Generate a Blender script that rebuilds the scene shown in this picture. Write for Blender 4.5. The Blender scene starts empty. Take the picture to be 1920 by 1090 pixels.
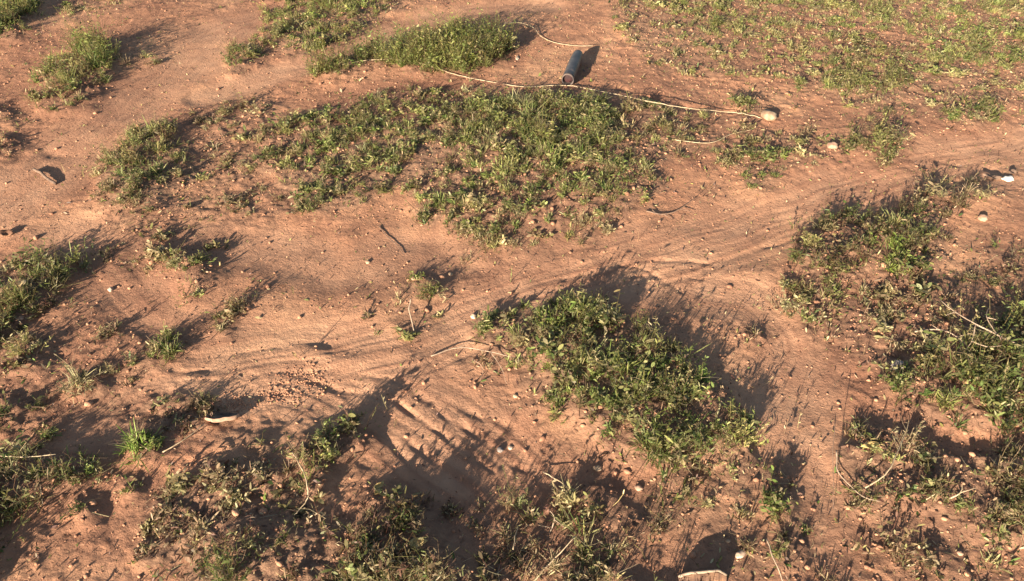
import bpy, math, random
import numpy as np
from mathutils import Vector, Matrix
R = math.radians
rng = np.random.default_rng(7)
random.seed(7)
S = bpy.context.scene
C = S.collection

# ---------------------------------------------------------------- camera, light, exposure
PITCH, HC, F = R(40.5), 1.6, 1400.0            # pitch below horizon, height (m), focal length in photo pixels
cd = bpy.data.cameras.new('camera'); cam = bpy.data.objects.new('camera', cd); C.objects.link(cam)
cam.location = (0, 0, HC); cam.rotation_euler = (R(90) - PITCH, 0, 0)
cd.sensor_width = 36; cd.lens = 36 * F / 1920; cd.clip_start = .05; cd.clip_end = 500
S.camera = cam
SUN_EL, SUN_AZ = R(14.5), R(31)                  # shadows run 31 deg to the right of straight ahead
w = bpy.data.worlds.new('World'); S.world = w; w.use_nodes = True
nt = w.node_tree; bg = nt.nodes['Background']
sky = nt.nodes.new('ShaderNodeTexSky'); sky.sky_type = 'NISHITA'; sky.sun_disc = False
sky.sun_elevation = SUN_EL; sky.sun_rotation = math.pi + SUN_AZ
nt.links.new(sky.outputs[0], bg.inputs[0]); bg.inputs[1].default_value = 0.05
sl = bpy.data.lights.new('sun', 'SUN'); sl.energy = 5.0; sl.angle = R(0.6); sl.color = (1, .87, .70)
so = bpy.data.objects.new('sun', sl); C.objects.link(so)
sd = Vector((math.sin(SUN_AZ) * math.cos(SUN_EL), math.cos(SUN_AZ) * math.cos(SUN_EL), -math.sin(SUN_EL)))
so.rotation_euler = sd.to_track_quat('-Z', 'Y').to_euler(); so.location = (-3, -5, 4)
S.view_settings.view_transform = 'Standard'; S.view_settings.look = 'None'
S.view_settings.exposure = 1.72; S.view_settings.gamma = 1
S.render.engine = 'CYCLES'; S.cycles.max_bounces = 5; S.cycles.filter_width = 1.5

# ---------------------------------------------------------------- numeric helpers
cp, sp_ = math.cos(PITCH), math.sin(PITCH)
def W0(px, py, z=0.0):
    """photo pixel -> point of the plane at height z (plan survey of the photographed ground)"""
    px = np.asarray(px, float); py = np.asarray(py, float)
    a = (px - 960) / F; b = (545 - py) / F
    dy = cp + b * sp_; dz = -sp_ + b * cp
    t = (z - HC) / dz
    return a * t, dy * t
def P0(x, y, z=0.0):
    dep = y * cp + (HC - z) * sp_; up = y * sp_ - (HC - z) * cp
    dep = np.maximum(dep, .05)
    return 960 + F * x / dep, 545 - F * up / dep

_perm = {}
def noise(x, y, seed=0):
    """2-D gradient noise, about -1..1"""
    if seed not in _perm:
        r = np.random.default_rng(1000 + seed); _perm[seed] = r.uniform(0, 2 * np.pi, (256, 256))
    g = _perm[seed]
    x = np.asarray(x, float); y = np.asarray(y, float)
    xi = np.floor(x).astype(int); yi = np.floor(y).astype(int); fx = x - xi; fy = y - yi
    u = fx * fx * fx * (fx * (fx * 6 - 15) + 10); v = fy * fy * fy * (fy * (fy * 6 - 15) + 10)
    def d(i, j):
        a = g[(xi + i) & 255, (yi + j) & 255]; return np.cos(a) * (fx - i) + np.sin(a) * (fy - j)
    return 1.5 * ((d(0, 0) * (1 - u) + d(1, 0) * u) * (1 - v) + (d(0, 1) * (1 - u) + d(1, 1) * u) * v)
def fbm(x, y, s, octv=4, seed=0, gain=.5):
    t = 0; a = 1; f = 1 / s; n = 0
    for i in range(octv):
        t = t + a * noise(x * f + 17 * i, y * f - 9 * i, seed + i); n += a; a *= gain; f *= 2.03
    return t / n
def inpoly(px, py, poly):
    c = np.zeros(np.shape(px), bool); n = len(poly); j = n - 1
    for i in range(n):
        xi, yi = poly[i]; xj, yj = poly[j]
        if yi != yj:
            c ^= ((yi > py) != (yj > py)) & (px < (xj - xi) * (py - yi) / (yj - yi) + xi)
        j = i
    return c
def pl_dist(x, y, pts, want_s=False):
    """distance to a polyline, signed offset and running length"""
    best = np.full(np.shape(x), 1e9); ss = np.zeros(np.shape(x)); sg = np.zeros(np.shape(x)); L = 0
    for (ax, ay), (bx, by) in zip(pts[:-1], pts[1:]):
        dx, dy = bx - ax, by - ay; l = math.hypot(dx, dy)
        t = np.clip(((x - ax) * dx + (y - ay) * dy) / (l * l), 0, 1)
        qx = x - ax - t * dx; qy = y - ay - t * dy; d = np.hypot(qx, qy); m = d < best
        best = np.where(m, d, best)
        if want_s:
            ss = np.where(m, L + t * l, ss); sg = np.where(m, np.sign(dx * qy - dy * qx) * d, sg)
        L += l
    return (best, ss, sg) if want_s else best
def smooth_pts(pts, n=4):
    """Catmull-Rom through the points"""
    P = [np.array(p, float) for p in pts]; P = [2 * P[0] - P[1]] + P + [2 * P[-1] - P[-2]]; out = []
    for i in range(1, len(P) - 2):
        for k in range(n):
            t = k / n; a, b, c, d = P[i - 1:i + 3]
            out.append(.5 * (2 * b + (c - a) * t + (2 * a - 5 * b + 4 * c - d) * t * t + (3 * b - 3 * c + d - a) * t ** 3))
    out.append(P[-2]); return out

# ---------------------------------------------------------------- the survey: patches of plants
# name, kind, outline (photo pixels), shoots per m2, height m, mix (green, bright, olive, dry, brown), grassiness, label, category
G = 'weed_clump'; T = 'grass_tuft'; ST = 'stuff'
PATCH = [
 (G,'x',[(-40,-30),(72,-30),(66,25),(45,55),(20,72),(-40,80)],2600,.085,(5,1,3,1,1),.3,'bushy green weed clump cut by the top left corner, dark shade on its right','weed'),
 (G,'x',[(118,-20),(245,-20),(215,12),(165,25),(128,42),(108,34)],1000,.03,(2,0,4,3,1),.5,'thin yellowish weed strip at the top edge, right of the corner clump','weed'),
 (G,'x',[(55,198),(75,150),(112,108),(150,85),(196,82),(216,105),(205,150),(168,188),(122,206),(72,208)],2300,.075,(4,1,4,2,1),.3,'slanting green weed clump on pale soil with a long dark shadow to its upper right','weed'),
 (G,'x',[(150,88),(196,80),(216,100),(205,130),(160,125)],3000,.14,(6,1,3,1,0),.2,'tall leafy top of the slanting green clump that throws the long dark shadow','weed'),
 (G,'x',[(205,115),(240,100),(292,105),(290,122),(240,132),(212,135)],900,.035,(1,0,2,5,2),.3,'pale withered weed standing inside the long dark shadow at upper left','weed'),
 (G,'x',[(414,122),(424,97),(455,84),(492,92),(478,115),(440,130)],3000,.05,(5,0,2,1,2),.2,'small round dark green clump alone on bare soil, below the top weed bank','weed'),
 (G,'x',[(478,85),(500,30),(518,-30),(760,-30),(742,12),(700,26),(665,68),(605,92),(545,100)],2500,.05,(4,1,6,2,1),.4,'broad yellow green weed bank cut by the top edge left of the middle','weed'),
 (G,'x',[(590,142),(640,106),(700,96),(765,86),(835,58),(905,62),(962,76),(950,102),(918,116),(880,142),(800,138),(700,118),(640,142)],4200,.125,(5,1,4,1,1),.0,'long leafy green clump above the pale cord with a big curved shadow behind','weed'),
 (ST,'ground_cover',[(470,295),(490,240),(560,215),(640,200),(760,165),(850,178),(960,180),(1050,175),(1110,185),(1130,220),(1180,255),(1240,300),(1232,355),(1180,385),(1100,402),(1010,430),(930,448),(880,440),(850,395),(800,412),(770,370),(735,335),(725,362),(680,375),(640,392),(560,392),(520,345)],2600,.042,(5,1,5,3,2),.35,'dense mat of green weeds and grass across the upper middle','ground cover'),
 (ST,'ground_cover',[(940,185),(1050,178),(1115,186),(1135,225),(1160,262),(1080,262),(980,240)],2400,.06,(6,1,3,2,1),.45,'','ground cover'),
 (ST,'ground_cover',[(1180,190),(1300,210),(1420,225),(1430,240),(1300,245),(1200,225)],1100,.03,(3,0,3,4,3),.4,'','ground cover'),
 (ST,'ground_cover',[(-260,930),(-30,950),(-15,1110),(-260,1170)],2000,.08,(4,0,2,2,3),.3,'','ground cover'),
 (ST,'ground_cover',[(560,230),(700,195),(780,240),(700,290),(620,300),(520,290)],1500,.055,(6,1,3,1,2),.5,'','ground cover'),
 (ST,'ground_cover',[(860,215),(1000,190),(1100,200),(1150,280),(1200,330),(1100,370),(960,360),(900,320)],2600,.062,(6,1,3,2,1),.5,'','ground cover'),
 (G,'x',[(182,372),(178,335),(212,290),(255,242),(300,235),(335,250),(345,300),(362,340),(300,366),(232,382)],2200,.055,(5,0,4,3,2),.3,'round dark green weed clump left of the big middle mat','weed'),
 (ST,'ground_cover',[(340,215),(420,190),(520,200),(495,250),(470,330),(400,350),(350,330)],1300,.028,(1,0,3,4,4),.4,'','ground cover'),
 (ST,'ground_cover',[(180,372),(300,362),(480,330),(560,395),(480,430),(400,470),(330,470),(250,450),(200,440)],800,.022,(1,0,3,5,4),.4,'','ground cover'),
 (ST,'ground_cover',[(1100,-60),(2000,-60),(2000,205),(1850,180),(1740,205),(1650,215),(1530,180),(1450,140),(1370,150),(1270,135),(1205,132),(1165,70),(1140,20)],1350,.030,(3,0,7,5,1),.5,'','ground cover'),
 (ST,'ground_cover',[(1200,-60),(2000,-60),(2000,40),(1830,30),(1700,48),(1560,70),(1440,90),(1300,60),(1210,20)],1400,.042,(4,1,7,3,0),.6,'','ground cover'),
 (ST,'ground_cover',[(1700,60),(1800,50),(1990,60),(1990,110),(1830,125),(1740,110)],2600,.045,(5,1,5,2,0),.6,'','ground cover'),
 (G,'x',[(1528,150),(1560,110),(1610,88),(1690,88),(1722,120),(1712,155),(1640,182),(1570,178)],2300,.05,(5,0,4,2,1),.25,'dark green weed clump in the upper right above the sandy gully','weed'),
 (G,'x',[(1738,212),(1780,180),(1870,185),(1878,215),(1830,232),(1775,230)],2400,.05,(5,1,3,2,1),.5,'green grassy clump at the far right beside the sandy gully','grass clump'),
 (G,'x',[(1565,285),(1590,245),(1635,222),(1695,238),(1702,285),(1650,312),(1605,296)],1900,.05,(4,0,4,3,2),.25,'rounded weed clump on the gully edge, right of the pink pebble','weed'),
 (ST,'ground_cover',[(1120,190),(1200,195),(1330,215),(1330,270),(1260,300),(1180,270),(1130,230)],1700,.042,(3,0,4,4,3),.4,'','ground cover'),
 (ST,'ground_cover',[(1330,240),(1440,240),(1560,260),(1560,310),(1440,320),(1360,310),(1320,290)],1100,.028,(1,0,4,5,3),.4,'','ground cover'),
 (G,'x',[(1385,348),(1400,328),(1445,322),(1478,335),(1455,350),(1415,356)],2400,.035,(4,2,4,1,1),.5,'small green clump on its own in bare soil, lowest of the right upper weeds','weed'),
 (G,'x',[(1345,305),(1365,285),(1405,288),(1425,300),(1400,312)],2400,.035,(4,0,2,1,2),.3,'tiny dark clump left of the yellow green sprig below the cream stone','weed'),
 (G,'x',[(1440,292),(1460,272),(1505,275),(1515,295),(1480,305)],2200,.038,(3,1,5,2,2),.5,'yellow green sprig patch below the cream stone','weed'),
 (G,'x',[(1395,222),(1375,200),(1395,185),(1430,190),(1438,210)],2400,.06,(4,0,3,2,2),.3,'dark weed sprig tight against the left of the cream stone','weed'),
 (G,'x',[(-30,195),(20,200),(30,215),(10,232),(-30,240)],2000,.05,(2,0,2,3,3),.3,'dark withered clump on the left edge below the slanting green clump','weed'),
 (G,'x',[(-30,255),(25,250),(40,270),(20,290),(-30,300)],1500,.045,(2,0,2,4,3),.4,'brown clump on the left edge above the dark stick','weed'),
 # left middle
 (G,'x',[(-60,530),(10,505),(60,488),(108,474),(150,482),(158,505),(135,525),(100,545),(50,598),(-60,665)],2600,.065,(5,0,3,2,2),.4,'large green weed clump on the left edge at mid height','weed'),
 (G,'x',[(165,520),(195,455),(250,448),(310,462),(298,490),(250,512),(210,522)],1500,.035,(1,0,3,5,3),.4,'thin dry brown weeds between the left edge clump and the bright tuft','weed'),
 (G,'x',[(313,482),(345,466),(388,470),(402,498),(382,535),(362,568),(345,542),(335,508)],2600,.045,(3,2,4,2,2),.4,'wedge shaped tuft with bright lime leaves at its top, on orange soil','weed'),
 (G,'x',[(205,695),(240,668),(300,635),(338,618),(338,655),(300,682),(250,702)],2000,.05,(3,1,4,3,2),.4,'low pale green clump with a dark shadow, above the sandy gully mouth','weed'),
 (G,'x',[(316,662),(312,635),(330,628),(338,655),(332,668)],5200,.07,(4,3,4,1,0),.6,'upright light green shoot at the right end of the low pale clump','weed'),
 (G,'x',[(318,640),(360,608),(430,575),(478,545),(488,552),(420,598),(370,625),(335,652)],2000,.04,(2,0,2,4,4),.3,'straggling row of small dark sprigs running up right over orange soil','weed'),
 (G,'x',[(402,625),(410,600),(432,598),(442,618),(428,632)],2200,.04,(2,0,3,5,2),.4,'single small pale sprig right of the straggling dark row','weed'),
 (G,'x',[(-40,690),(30,655),(105,628),(112,645),(60,690),(-40,715)],2200,.05,(2,0,2,3,4),.4,'dark brownish weeds on the left edge below the large green clump','weed'),
 (G,'x',[(120,735),(140,705),(190,695),(200,718),(165,738)],2300,.045,(3,0,2,3,3),.3,'small dark clump on the bank left of the sandy gully mouth','weed'),
 (G,'x',[(-40,770),(0,735),(45,738),(52,770),(20,800),(-40,810)],2300,.055,(5,0,2,1,2),.4,'dark green clump on the lower left edge above the long weed bank','weed'),
 (G,'x',[(60,800),(85,765),(130,755),(125,785),(95,815)],1200,.045,(2,1,3,4,2),.5,'thin pale weeds right of the dark green lower left edge clump','weed'),
 (ST,'leaf_litter',[(190,745),(250,735),(330,742),(395,765),(385,800),(300,800),(230,785)],2200,.025,(1,0,1,3,6),.2,'','leaf litter'),
 (G,'x',[(-60,870),(0,850),(60,832),(150,850),(205,880),(160,905),(105,930),(50,942),(-60,965)],2400,.06,(5,0,3,2,2),.4,'long low green weed bank on the lower left edge','weed'),
 (G,'x',[(242,852),(240,822),(262,812),(295,820),(300,848),(272,858)],3600,.085,(4,4,3,1,0),.5,'bright green star shaped tuft right of the long low weed bank','weed'),
 (G,'x',[(118,905),(128,870),(150,858),(168,878),(158,902),(138,915)],3600,.065,(4,3,3,1,0),.5,'light green shoot rising from the right end of the long low bank','weed'),
 (G,'x',[(215,918),(222,892),(240,885),(252,905),(245,925)],4200,.045,(2,3,5,2,0),.7,'yellow green grass tuft on a little sandy hump at lower left','grass tuft'),
 (G,'x',[(135,970),(138,935),(160,930),(178,948),(165,972)],3200,.055,(4,1,4,3,0),.9,'wispy upright grass tuft below the long low weed bank','grass tuft'),
 # centre
 (G,'x',[(775,412),(778,388),(805,382),(820,400),(808,425),(788,425)],3200,.045,(6,0,2,1,1),.3,'left of two dark green tufts hanging below the middle mat','weed'),
 (G,'x',[(826,410),(828,375),(852,368),(862,395),(855,432),(838,440)],3000,.045,(5,0,2,2,2),.3,'right of two dark green tufts hanging below the middle mat','weed'),
 (ST,'ground_cover',[(850,430),(930,445),(1010,430),(1100,400),(1200,385),(1180,410),(1060,445),(1000,475),(920,478),(860,460)],1500,.03,(1,0,3,5,3),.4,'','ground cover'),
 (G,'x',[(725,545),(745,520),(790,510),(830,525),(828,550),(790,560)],1300,.045,(2,1,3,5,3),.4,'dry yellow weed in the very middle of the bare soil','weed'),
 (G,'x',[(700,600),(705,570),(750,565),(830,585),(820,612),(770,622),(730,618)],1000,.035,(2,0,3,5,4),.4,'flattened brown weed around the upright pale dead stalk','weed'),
 (G,'x',[(1085,470),(1088,455),(1106,450),(1112,465),(1102,475)],3000,.035,(3,0,1,3,4),.3,'tiny dark sprig alone on bare soil below the middle mat','weed'),
 (G,'x',[(878,628),(882,600),(920,588),(965,598),(968,625),(940,642),(900,640)],3200,.045,(5,1,3,2,1),.3,'green leafy sprig beside the white pebble, left end of the big leafy clump','weed'),
 (G,'x',[(965,640),(985,600),(1040,572),(1130,560),(1185,600),(1250,650),(1292,700),(1340,728),(1402,785),(1398,845),(1325,862),(1290,850),(1235,872),(1190,868),(1140,850),(1105,800),(1040,772),(1012,712)],4000,.054,(5,1,4,2,2),.3,'big dark leafy weed clump right of the middle with ragged shadows behind','weed'),
 (G,'x',[(1232,905),(1235,875),(1262,862),(1285,880),(1278,905),(1255,915)],3600,.05,(3,5,2,1,0),.3,'bright green tuft at the bottom tip of the big dark leafy clump','weed'),
 (G,'x',[(1350,880),(1352,855),(1375,845),(1400,858),(1398,882),(1372,890)],2800,.045,(3,3,4,2,0),.6,'small lime tuft at the lower right corner of the big dark leafy clump','weed'),
 (G,'x',[(1280,735),(1275,710),(1298,700),(1312,715),(1302,735)],3600,.085,(3,5,2,0,0),.2,'bright leafy shoot on the right shoulder of the big dark leafy clump','weed'),
 (ST,'ground_cover',[(850,660),(900,648),(970,665),(1010,720),(1030,775),(980,770),(960,700),(900,680)],1000,.025,(1,0,2,6,3),.5,'','ground cover'),
 # right
 (G,'x',[(1478,490),(1492,448),(1520,425),(1570,410),(1650,398),(1735,385),(1762,430),(1755,490),(1705,528),(1625,512),(1560,522),(1505,512)],3200,.062,(6,0,2,1,5),.3,'wide dark weed clump in the right middle holding a lime green tuft','weed'),
 (G,'x',[(1650,520),(1652,480),(1672,462),(1702,470),(1708,500),(1690,520)],3600,.07,(3,6,2,0,0),.3,'brightest lime green tuft, set in the wide dark clump at right middle','weed'),
 (G,'x',[(1680,385),(1720,358),(1790,342),(1850,345),(1862,375),(1800,385),(1760,398)],1600,.055,(2,0,1,3,4),.4,'dark straggly weeds just below the bright white scrap at the right edge','weed'),
 (G,'x',[(1478,590),(1482,535),(1540,522),(1560,565),(1538,612),(1500,615)],2200,.045,(2,1,4,4,3),.3,'thin yellowish clump directly below the left end of the wide dark clump','weed'),
 (G,'x',[(1590,605),(1610,572),(1700,545),(1790,560),(1800,592),(1740,618),(1640,625)],1500,.04,(2,0,2,4,5),.3,'brown and green clump between the wide dark clump and the thorny twig','weed'),
 (ST,'ground_cover',[(1590,660),(1600,632),(1680,622),(1760,632),(1750,662),(1650,672)],1500,.03,(0,0,3,7,2),.6,'','ground cover'),
 (G,'x',[(1840,480),(1845,462),(1860,460),(1866,480),(1855,492)],2800,.05,(3,1,3,2,3),.3,'tiny sprig with a tall shadow near the right edge, above the thorny twig','weed'),
 (ST,'ground_cover',[(1640,735),(1690,690),(1760,655),(1830,620),(1990,540),(1990,810),(1850,815),(1780,778),(1700,762)],4200,.075,(8,0,2,2,3),.4,'','ground cover'),
 (ST,'ground_cover',[(1560,850),(1620,795),(1700,820),(1800,855),(1990,800),(1990,1010),(1890,1020),(1790,975),(1720,945),(1640,955),(1590,962),(1570,910)],2500,.045,(4,0,2,3,6),.4,'','ground cover'),
 (G,'x',[(1418,915),(1418,880),(1450,865),(1480,890),(1502,935),(1502,1000),(1512,1045),(1462,1065),(1435,1020),(1442,965)],2100,.055,(4,1,2,2,3),.3,'narrow upright strip of dark leaves with a lime tip, lower right','weed'),
 (G,'x',[(1395,640),(1400,618),(1425,612),(1440,632),(1425,648)],1800,.035,(1,0,1,3,4),.4,'small dark dry sprig on bare soil between the two large right clumps','weed'),
 (ST,'ground_cover',[(1830,1040),(1780,1000),(1800,985),(1880,1010),(1890,1045)],1000,.04,(2,2,4,4,1),.6,'','ground cover'),
 (G,'x',[(1730,1075),(1725,1035),(1760,1020),(1790,1045),(1770,1075)],900,.04,(1,0,1,4,4),.4,'dry brown weed near the bottom right edge of the soil','weed'),
 (G,'x',[(1655,1060),(1640,1020),(1665,1000),(1690,1030),(1680,1065)],900,.05,(1,0,3,5,3),.4,'sparse dry stalks left of the bottom right brown weed','weed'),
 (ST,'ground_cover',[(1470,530),(1560,515),(1760,520),(1990,440),(1990,640),(1700,720),(1600,680),(1500,640)],1100,.025,(2,0,2,4,6),.3,'','ground cover'),
 (ST,'ground_cover',[(1330,900),(1420,860),(1560,960),(1700,960),(1900,1020),(1900,1110),(1300,1110)],500,.028,(1,0,2,4,6),.3,'','ground cover'),
 (ST,'ground_cover',[(-40,560),(160,560),(330,660),(200,760),(-40,800)],600,.025,(1,0,2,4,6),.3,'','ground cover'),
 (ST,'ground_cover',[(885,640),(890,600),(960,580),(1040,585),(1030,660),(1000,700),(940,660)],1800,.042,(5,0,3,2,2),.3,'','ground cover'),
 (ST,'ground_cover',[(640,940),(760,895),(880,930),(960,960),(960,1070),(700,1080)],1000,.028,(1,0,1,2,7),.3,'','ground cover'),
 (ST,'ground_cover',[(620,420),(760,480),(880,480),(900,520),(780,640),(680,620),(640,560)],260,.02,(1,0,2,4,6),.3,'','ground cover'),
 # bottom
 (G,'x',[(545,850),(560,820),(620,795),(700,800),(712,825),(650,850),(615,880),(600,925),(572,935),(560,890)],2300,.06,(4,1,2,3,3),.3,'hook shaped dark clump wrapped by a curved pale stem, lower left of the middle','weed'),
 (G,'x',[(560,880),(565,855),(585,850),(592,885),(588,925),(570,925)],3400,.07,(3,4,3,1,0),.3,'narrow lime green shoot inside the hook shaped clump','weed'),
 (G,'x',[(462,845),(465,825),(490,818),(505,832),(495,850),(475,855)],2600,.045,(4,0,1,1,3),.2,'small round dark weed left of the hook shaped clump','weed'),
 (ST,'ground_cover',[(340,1120),(355,1030),(430,970),(520,985),(640,1000),(680,930),(720,890),(750,950),(830,1010),(900,1070),(940,1120)],2600,.062,(5,0,1,1,6),.15,'','ground cover'),
 (ST,'leaf_litter',[(250,1060),(270,960),(350,890),(520,860),(560,940),(680,1000),(560,1040),(400,1000)],2600,.018,(0,0,1,5,5),.2,'','leaf litter'),
 (ST,'ground_cover',[(900,960),(1000,930),(1060,900),(1150,905),(1190,960),(1200,1030),(1140,1120),(980,1120),(950,1040)],1600,.06,(2,0,2,4,4),.35,'','ground cover'),
 (ST,'ground_cover',[(1190,905),(1330,880),(1400,900),(1400,960),(1300,960),(1250,1010),(1180,990)],900,.03,(1,0,2,5,4),.4,'','ground cover'),
 (ST,'ground_cover',[(520,1075),(760,1065),(900,1085),(1100,1075),(1300,1095),(1300,1190),(520,1190)],1700,.085,(3,0,2,3,5),.12,'','ground cover'),
 (ST,'ground_cover',[(560,1010),(650,985),(720,1010),(700,1060),(590,1060)],1700,.10,(3,0,1,3,6),.1,'','ground cover'),
 # beyond the photo's edges, so that a step to the side still shows the same place
 (ST,'ground_cover',[(-900,-60),(-120,-80),(-140,90),(-420,160),(-900,120)],900,.05,(4,0,4,3,2),.4,'','ground cover'),
 (ST,'ground_cover',[(-800,420),(-150,480),(-100,640),(-300,760),(-800,640)],900,.05,(4,0,4,3,2),.4,'','ground cover'),
 (ST,'ground_cover',[(-500,880),(-90,860),(-90,1000),(-400,1200),(-600,1100)],900,.05,(4,0,4,3,2),.4,'','ground cover'),
 (ST,'ground_cover',[(2020,-60),(2800,-60),(2800,180),(2300,260),(2020,190)],900,.045,(3,0,5,4,1),.5,'','ground cover'),
 (ST,'ground_cover',[(2010,520),(2500,480),(2700,780),(2300,1050),(2010,980)],1100,.055,(4,0,3,3,3),.4,'','ground cover'),
 (ST,'ground_cover',[(-200,-110),(600,-130),(1900,-140),(2300,-100),(1900,-70),(1200,-80),(500,-60),(-100,-70)],700,.045,(3,0,5,3,1),.5,'','ground cover'),
]

# ---------------------------------------------------------------- terrain
def wp(pts, n=4): 
    q = smooth_pts(pts, n); return [tuple(float(v) for v in W0(p[0], p[1])) for p in q]
xs_f = np.arange(-3.3, 3.3, .0060)
def spread(a, lo, hi):
    out = []; p = a[0]; d = a[1] - a[0]
    while p > lo: d *= 1.06; p -= d; out.append(p)
    L = out[::-1]; out = []; p = a[-1]; d = a[-1] - a[-2]
    while p < hi: d *= 1.06; p += d; out.append(p)
    return np.array(L + list(a) + out)
ys = [0.75]
while ys[-1] < 4.9: ys.append(ys[-1] + .0038 + .0016 * (ys[-1] - .75))
XS = spread(xs_f, -70, 70); YS = spread(np.array(ys), -25, 120)
GX, GY = np.meshgrid(XS, YS)

# vegetation cover raster in survey coordinates
mx, my = np.meshgrid(np.arange(-400, 2400, 6), np.arange(-100, 1240, 6))
cover = np.zeros(mx.shape); tall = np.zeros(mx.shape)
for p in PATCH:
    m = inpoly(mx, my, p[2]).astype(float); d = min(1, p[3] / 2300)
    cover = np.maximum(cover, m * d); tall = np.maximum(tall, m * d * min(1, p[4] / .06))
def blur(a, n):
    k = np.ones(n) / n
    for _ in range(2):
        a = np.apply_along_axis(lambda v: np.convolve(v, k, 'same'), 1, a)
        a = np.apply_along_axis(lambda v: np.convolve(v, k, 'same'), 0, a)
    return a
coverS = blur(cover, 4); tallS = blur(tall, 6)
def samp(a, px, py):
    i = np.clip((py + 100) / 6, 0, a.shape[0] - 1.001); j = np.clip((px + 400) / 6, 0, a.shape[1] - 1.001)
    i0 = i.astype(int); j0 = j.astype(int); fi = i - i0; fj = j - j0
    return (a[i0, j0] * (1 - fi) * (1 - fj) + a[i0 + 1, j0] * fi * (1 - fj) + a[i0, j0 + 1] * (1 - fi) * fj + a[i0 + 1, j0 + 1] * fi * fj)
gpx, gpy = P0(GX, GY); gpx += 14 * noise(GX * 9, GY * 9, 31); gpy += 10 * noise(GX * 9, GY * 9, 32)
inside = (GY > .3) & (GY < 7) & (np.abs(GX) < 6)
VC = np.where(inside, samp(coverS, np.clip(gpx, -400, 2390), np.clip(gpy, -100, 1230)), .15)
VT = np.where(inside, samp(tallS, np.clip(gpx, -400, 2390), np.clip(gpy, -100, 1230)), .1)

# washed, sandy flow ways: centre line, half width m, flow-line strength
FLOW = [
 ([(2100,240),(1920,290),(1700,330),(1500,400),(1300,470),(1100,530),(930,590),(800,640),(640,680),(480,700),(300,725),(160,790)],.20,1.0),
 ([(1250,490),(1330,540),(1420,560),(1500,640),(1480,800),(1530,1000)],.14,.6),
 ([(560,690),(700,740),(820,820),(930,920),(1010,1030)],.22,1.0),
 ([(560,20),(420,60),(330,130),(220,220),(120,290),(30,350),(-80,420)],.24,.5),
 ([(130,440),(260,560),(330,600),(520,640),(700,650)],.14,.35),
 ([(1030,10),(900,15),(780,40),(640,100),(480,150),(380,180)],.12,.4),
 ([(380,440),(520,470),(650,500),(760,470),(900,470),(1150,430)],.14,.2),
]
flowM = np.zeros(GX.shape); flowN = np.zeros(GX.shape)
for k, (pts, hw, stg) in enumerate(FLOW):
    d, s, sg = pl_dist(GX, GY, wp(pts), True)
    m = np.clip(1.35 - d / hw, 0, 1); m = m * m * (3 - 2 * m)
    sw = sg + .03 * noise(s * 4, sg * 3, 50 + k)
    n = noise(s * 2.2, sw * 34, 60 + k) * .6 + noise(s * 4, sw * 80, 70 + k) * .4
    flowN = np.where(m * stg > flowM, n * stg * m, flowN); flowM = np.maximum(flowM, m)
# narrow rills and little banks: line, half width m, depth m (negative = bank)
RILL = [
 ([(690,752),(740,790),(790,840),(850,890),(905,940),(960,985)],.012,.008),
 ([(660,770),(720,815),(770,870),(830,930)],.010,.006),
 ([(740,745),(800,790),(860,835),(930,880)],.008,.006),
 ([(1000,555),(1100,525),(1200,512),(1320,520)],.008,.006),
 ([(1300,500),(1400,470),(1500,440)],.010,.006),
 ([(780,735),(850,785),(930,840),(985,880)],.010,.008),
 ([(560,700),(640,725),(720,740),(800,790)],.010,.007),
 ([(620,690),(760,712),(860,760),(960,800)],.012,.006),
 ([(1060,520),(1140,502),(1200,486),(1270,484),(1330,492)],.010,.008),
 ([(1170,495),(1215,505),(1280,545)],.010,.007),
 ([(250,722),(330,700),(420,690),(520,700),(640,690)],.012,.006),
 ([(350,712),(385,730),(415,752)],.014,-.004),
 ([(560,655),(640,672),(720,668),(800,664),(870,690),(890,715)],.035,-.008),
 ([(1160,164),(1220,184),(1290,200),(1400,210)],.022,.022),
 ([(20,310),(60,280),(110,290)],.03,.01),
 ([(300,35),(380,25),(430,8)],.02,.010),
 ([(110,85),(180,62),(245,38)],.014,.012),
 ([(1760,300),(1830,310),(1920,330)],.02,.006),
 ([(1640,300),(1760,330),(1850,350)],.02,.005),
 ([(380,690),(450,660),(520,640),(600,640)],.014,.005),
 ([(215,768),(290,765),(370,782)],.060,.034),
]
H = .016 * fbm(GX, GY, 1.1, 3, 1) + .010 * fbm(GX, GY, .36, 3, 5)
rough = np.clip(.5 + .9 * VC + .6 * fbm(GX, GY, .8, 2, 11) - .42 * flowM + .25 * np.clip((gpy - 500) / 400, 0, 1), .2, 1.6)
near = (np.abs(GX) < 4.5) & (GY < 6.5) & (GY > 0)
H += np.where(near, rough * (.0080 * fbm(GX, GY, .085, 3, 15) + .0042 * fbm(GX, GY, .026, 3, 21)), 0)
H += np.where(near, (.25 + .9 * rough) * .0011 * fbm(GX, GY, .0135, 2, 24), 0)
rdg = 1 - np.abs(noise(GX * 22, GY * 22, 27)); H += np.where(near, .002 * rough * rdg ** 3, 0)
H -= .010 * flowM; H += .0036 * flowN
for pts, hw, dp in RILL:
    d = pl_dist(GX + .008 * noise(GX * 14, GY * 14, 81), GY + .008 * noise(GX * 14, GY * 14, 82), wp(pts))
    H -= .58 * dp * np.exp(-(d / hw) ** 2) * np.clip(.7 + 1.2 * noise(GX * 11, GY * 11, 83 + len(pts)), .1, 1.5)
H += .020 * np.clip(VT, 0, 1) + .005 * VC
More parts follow.
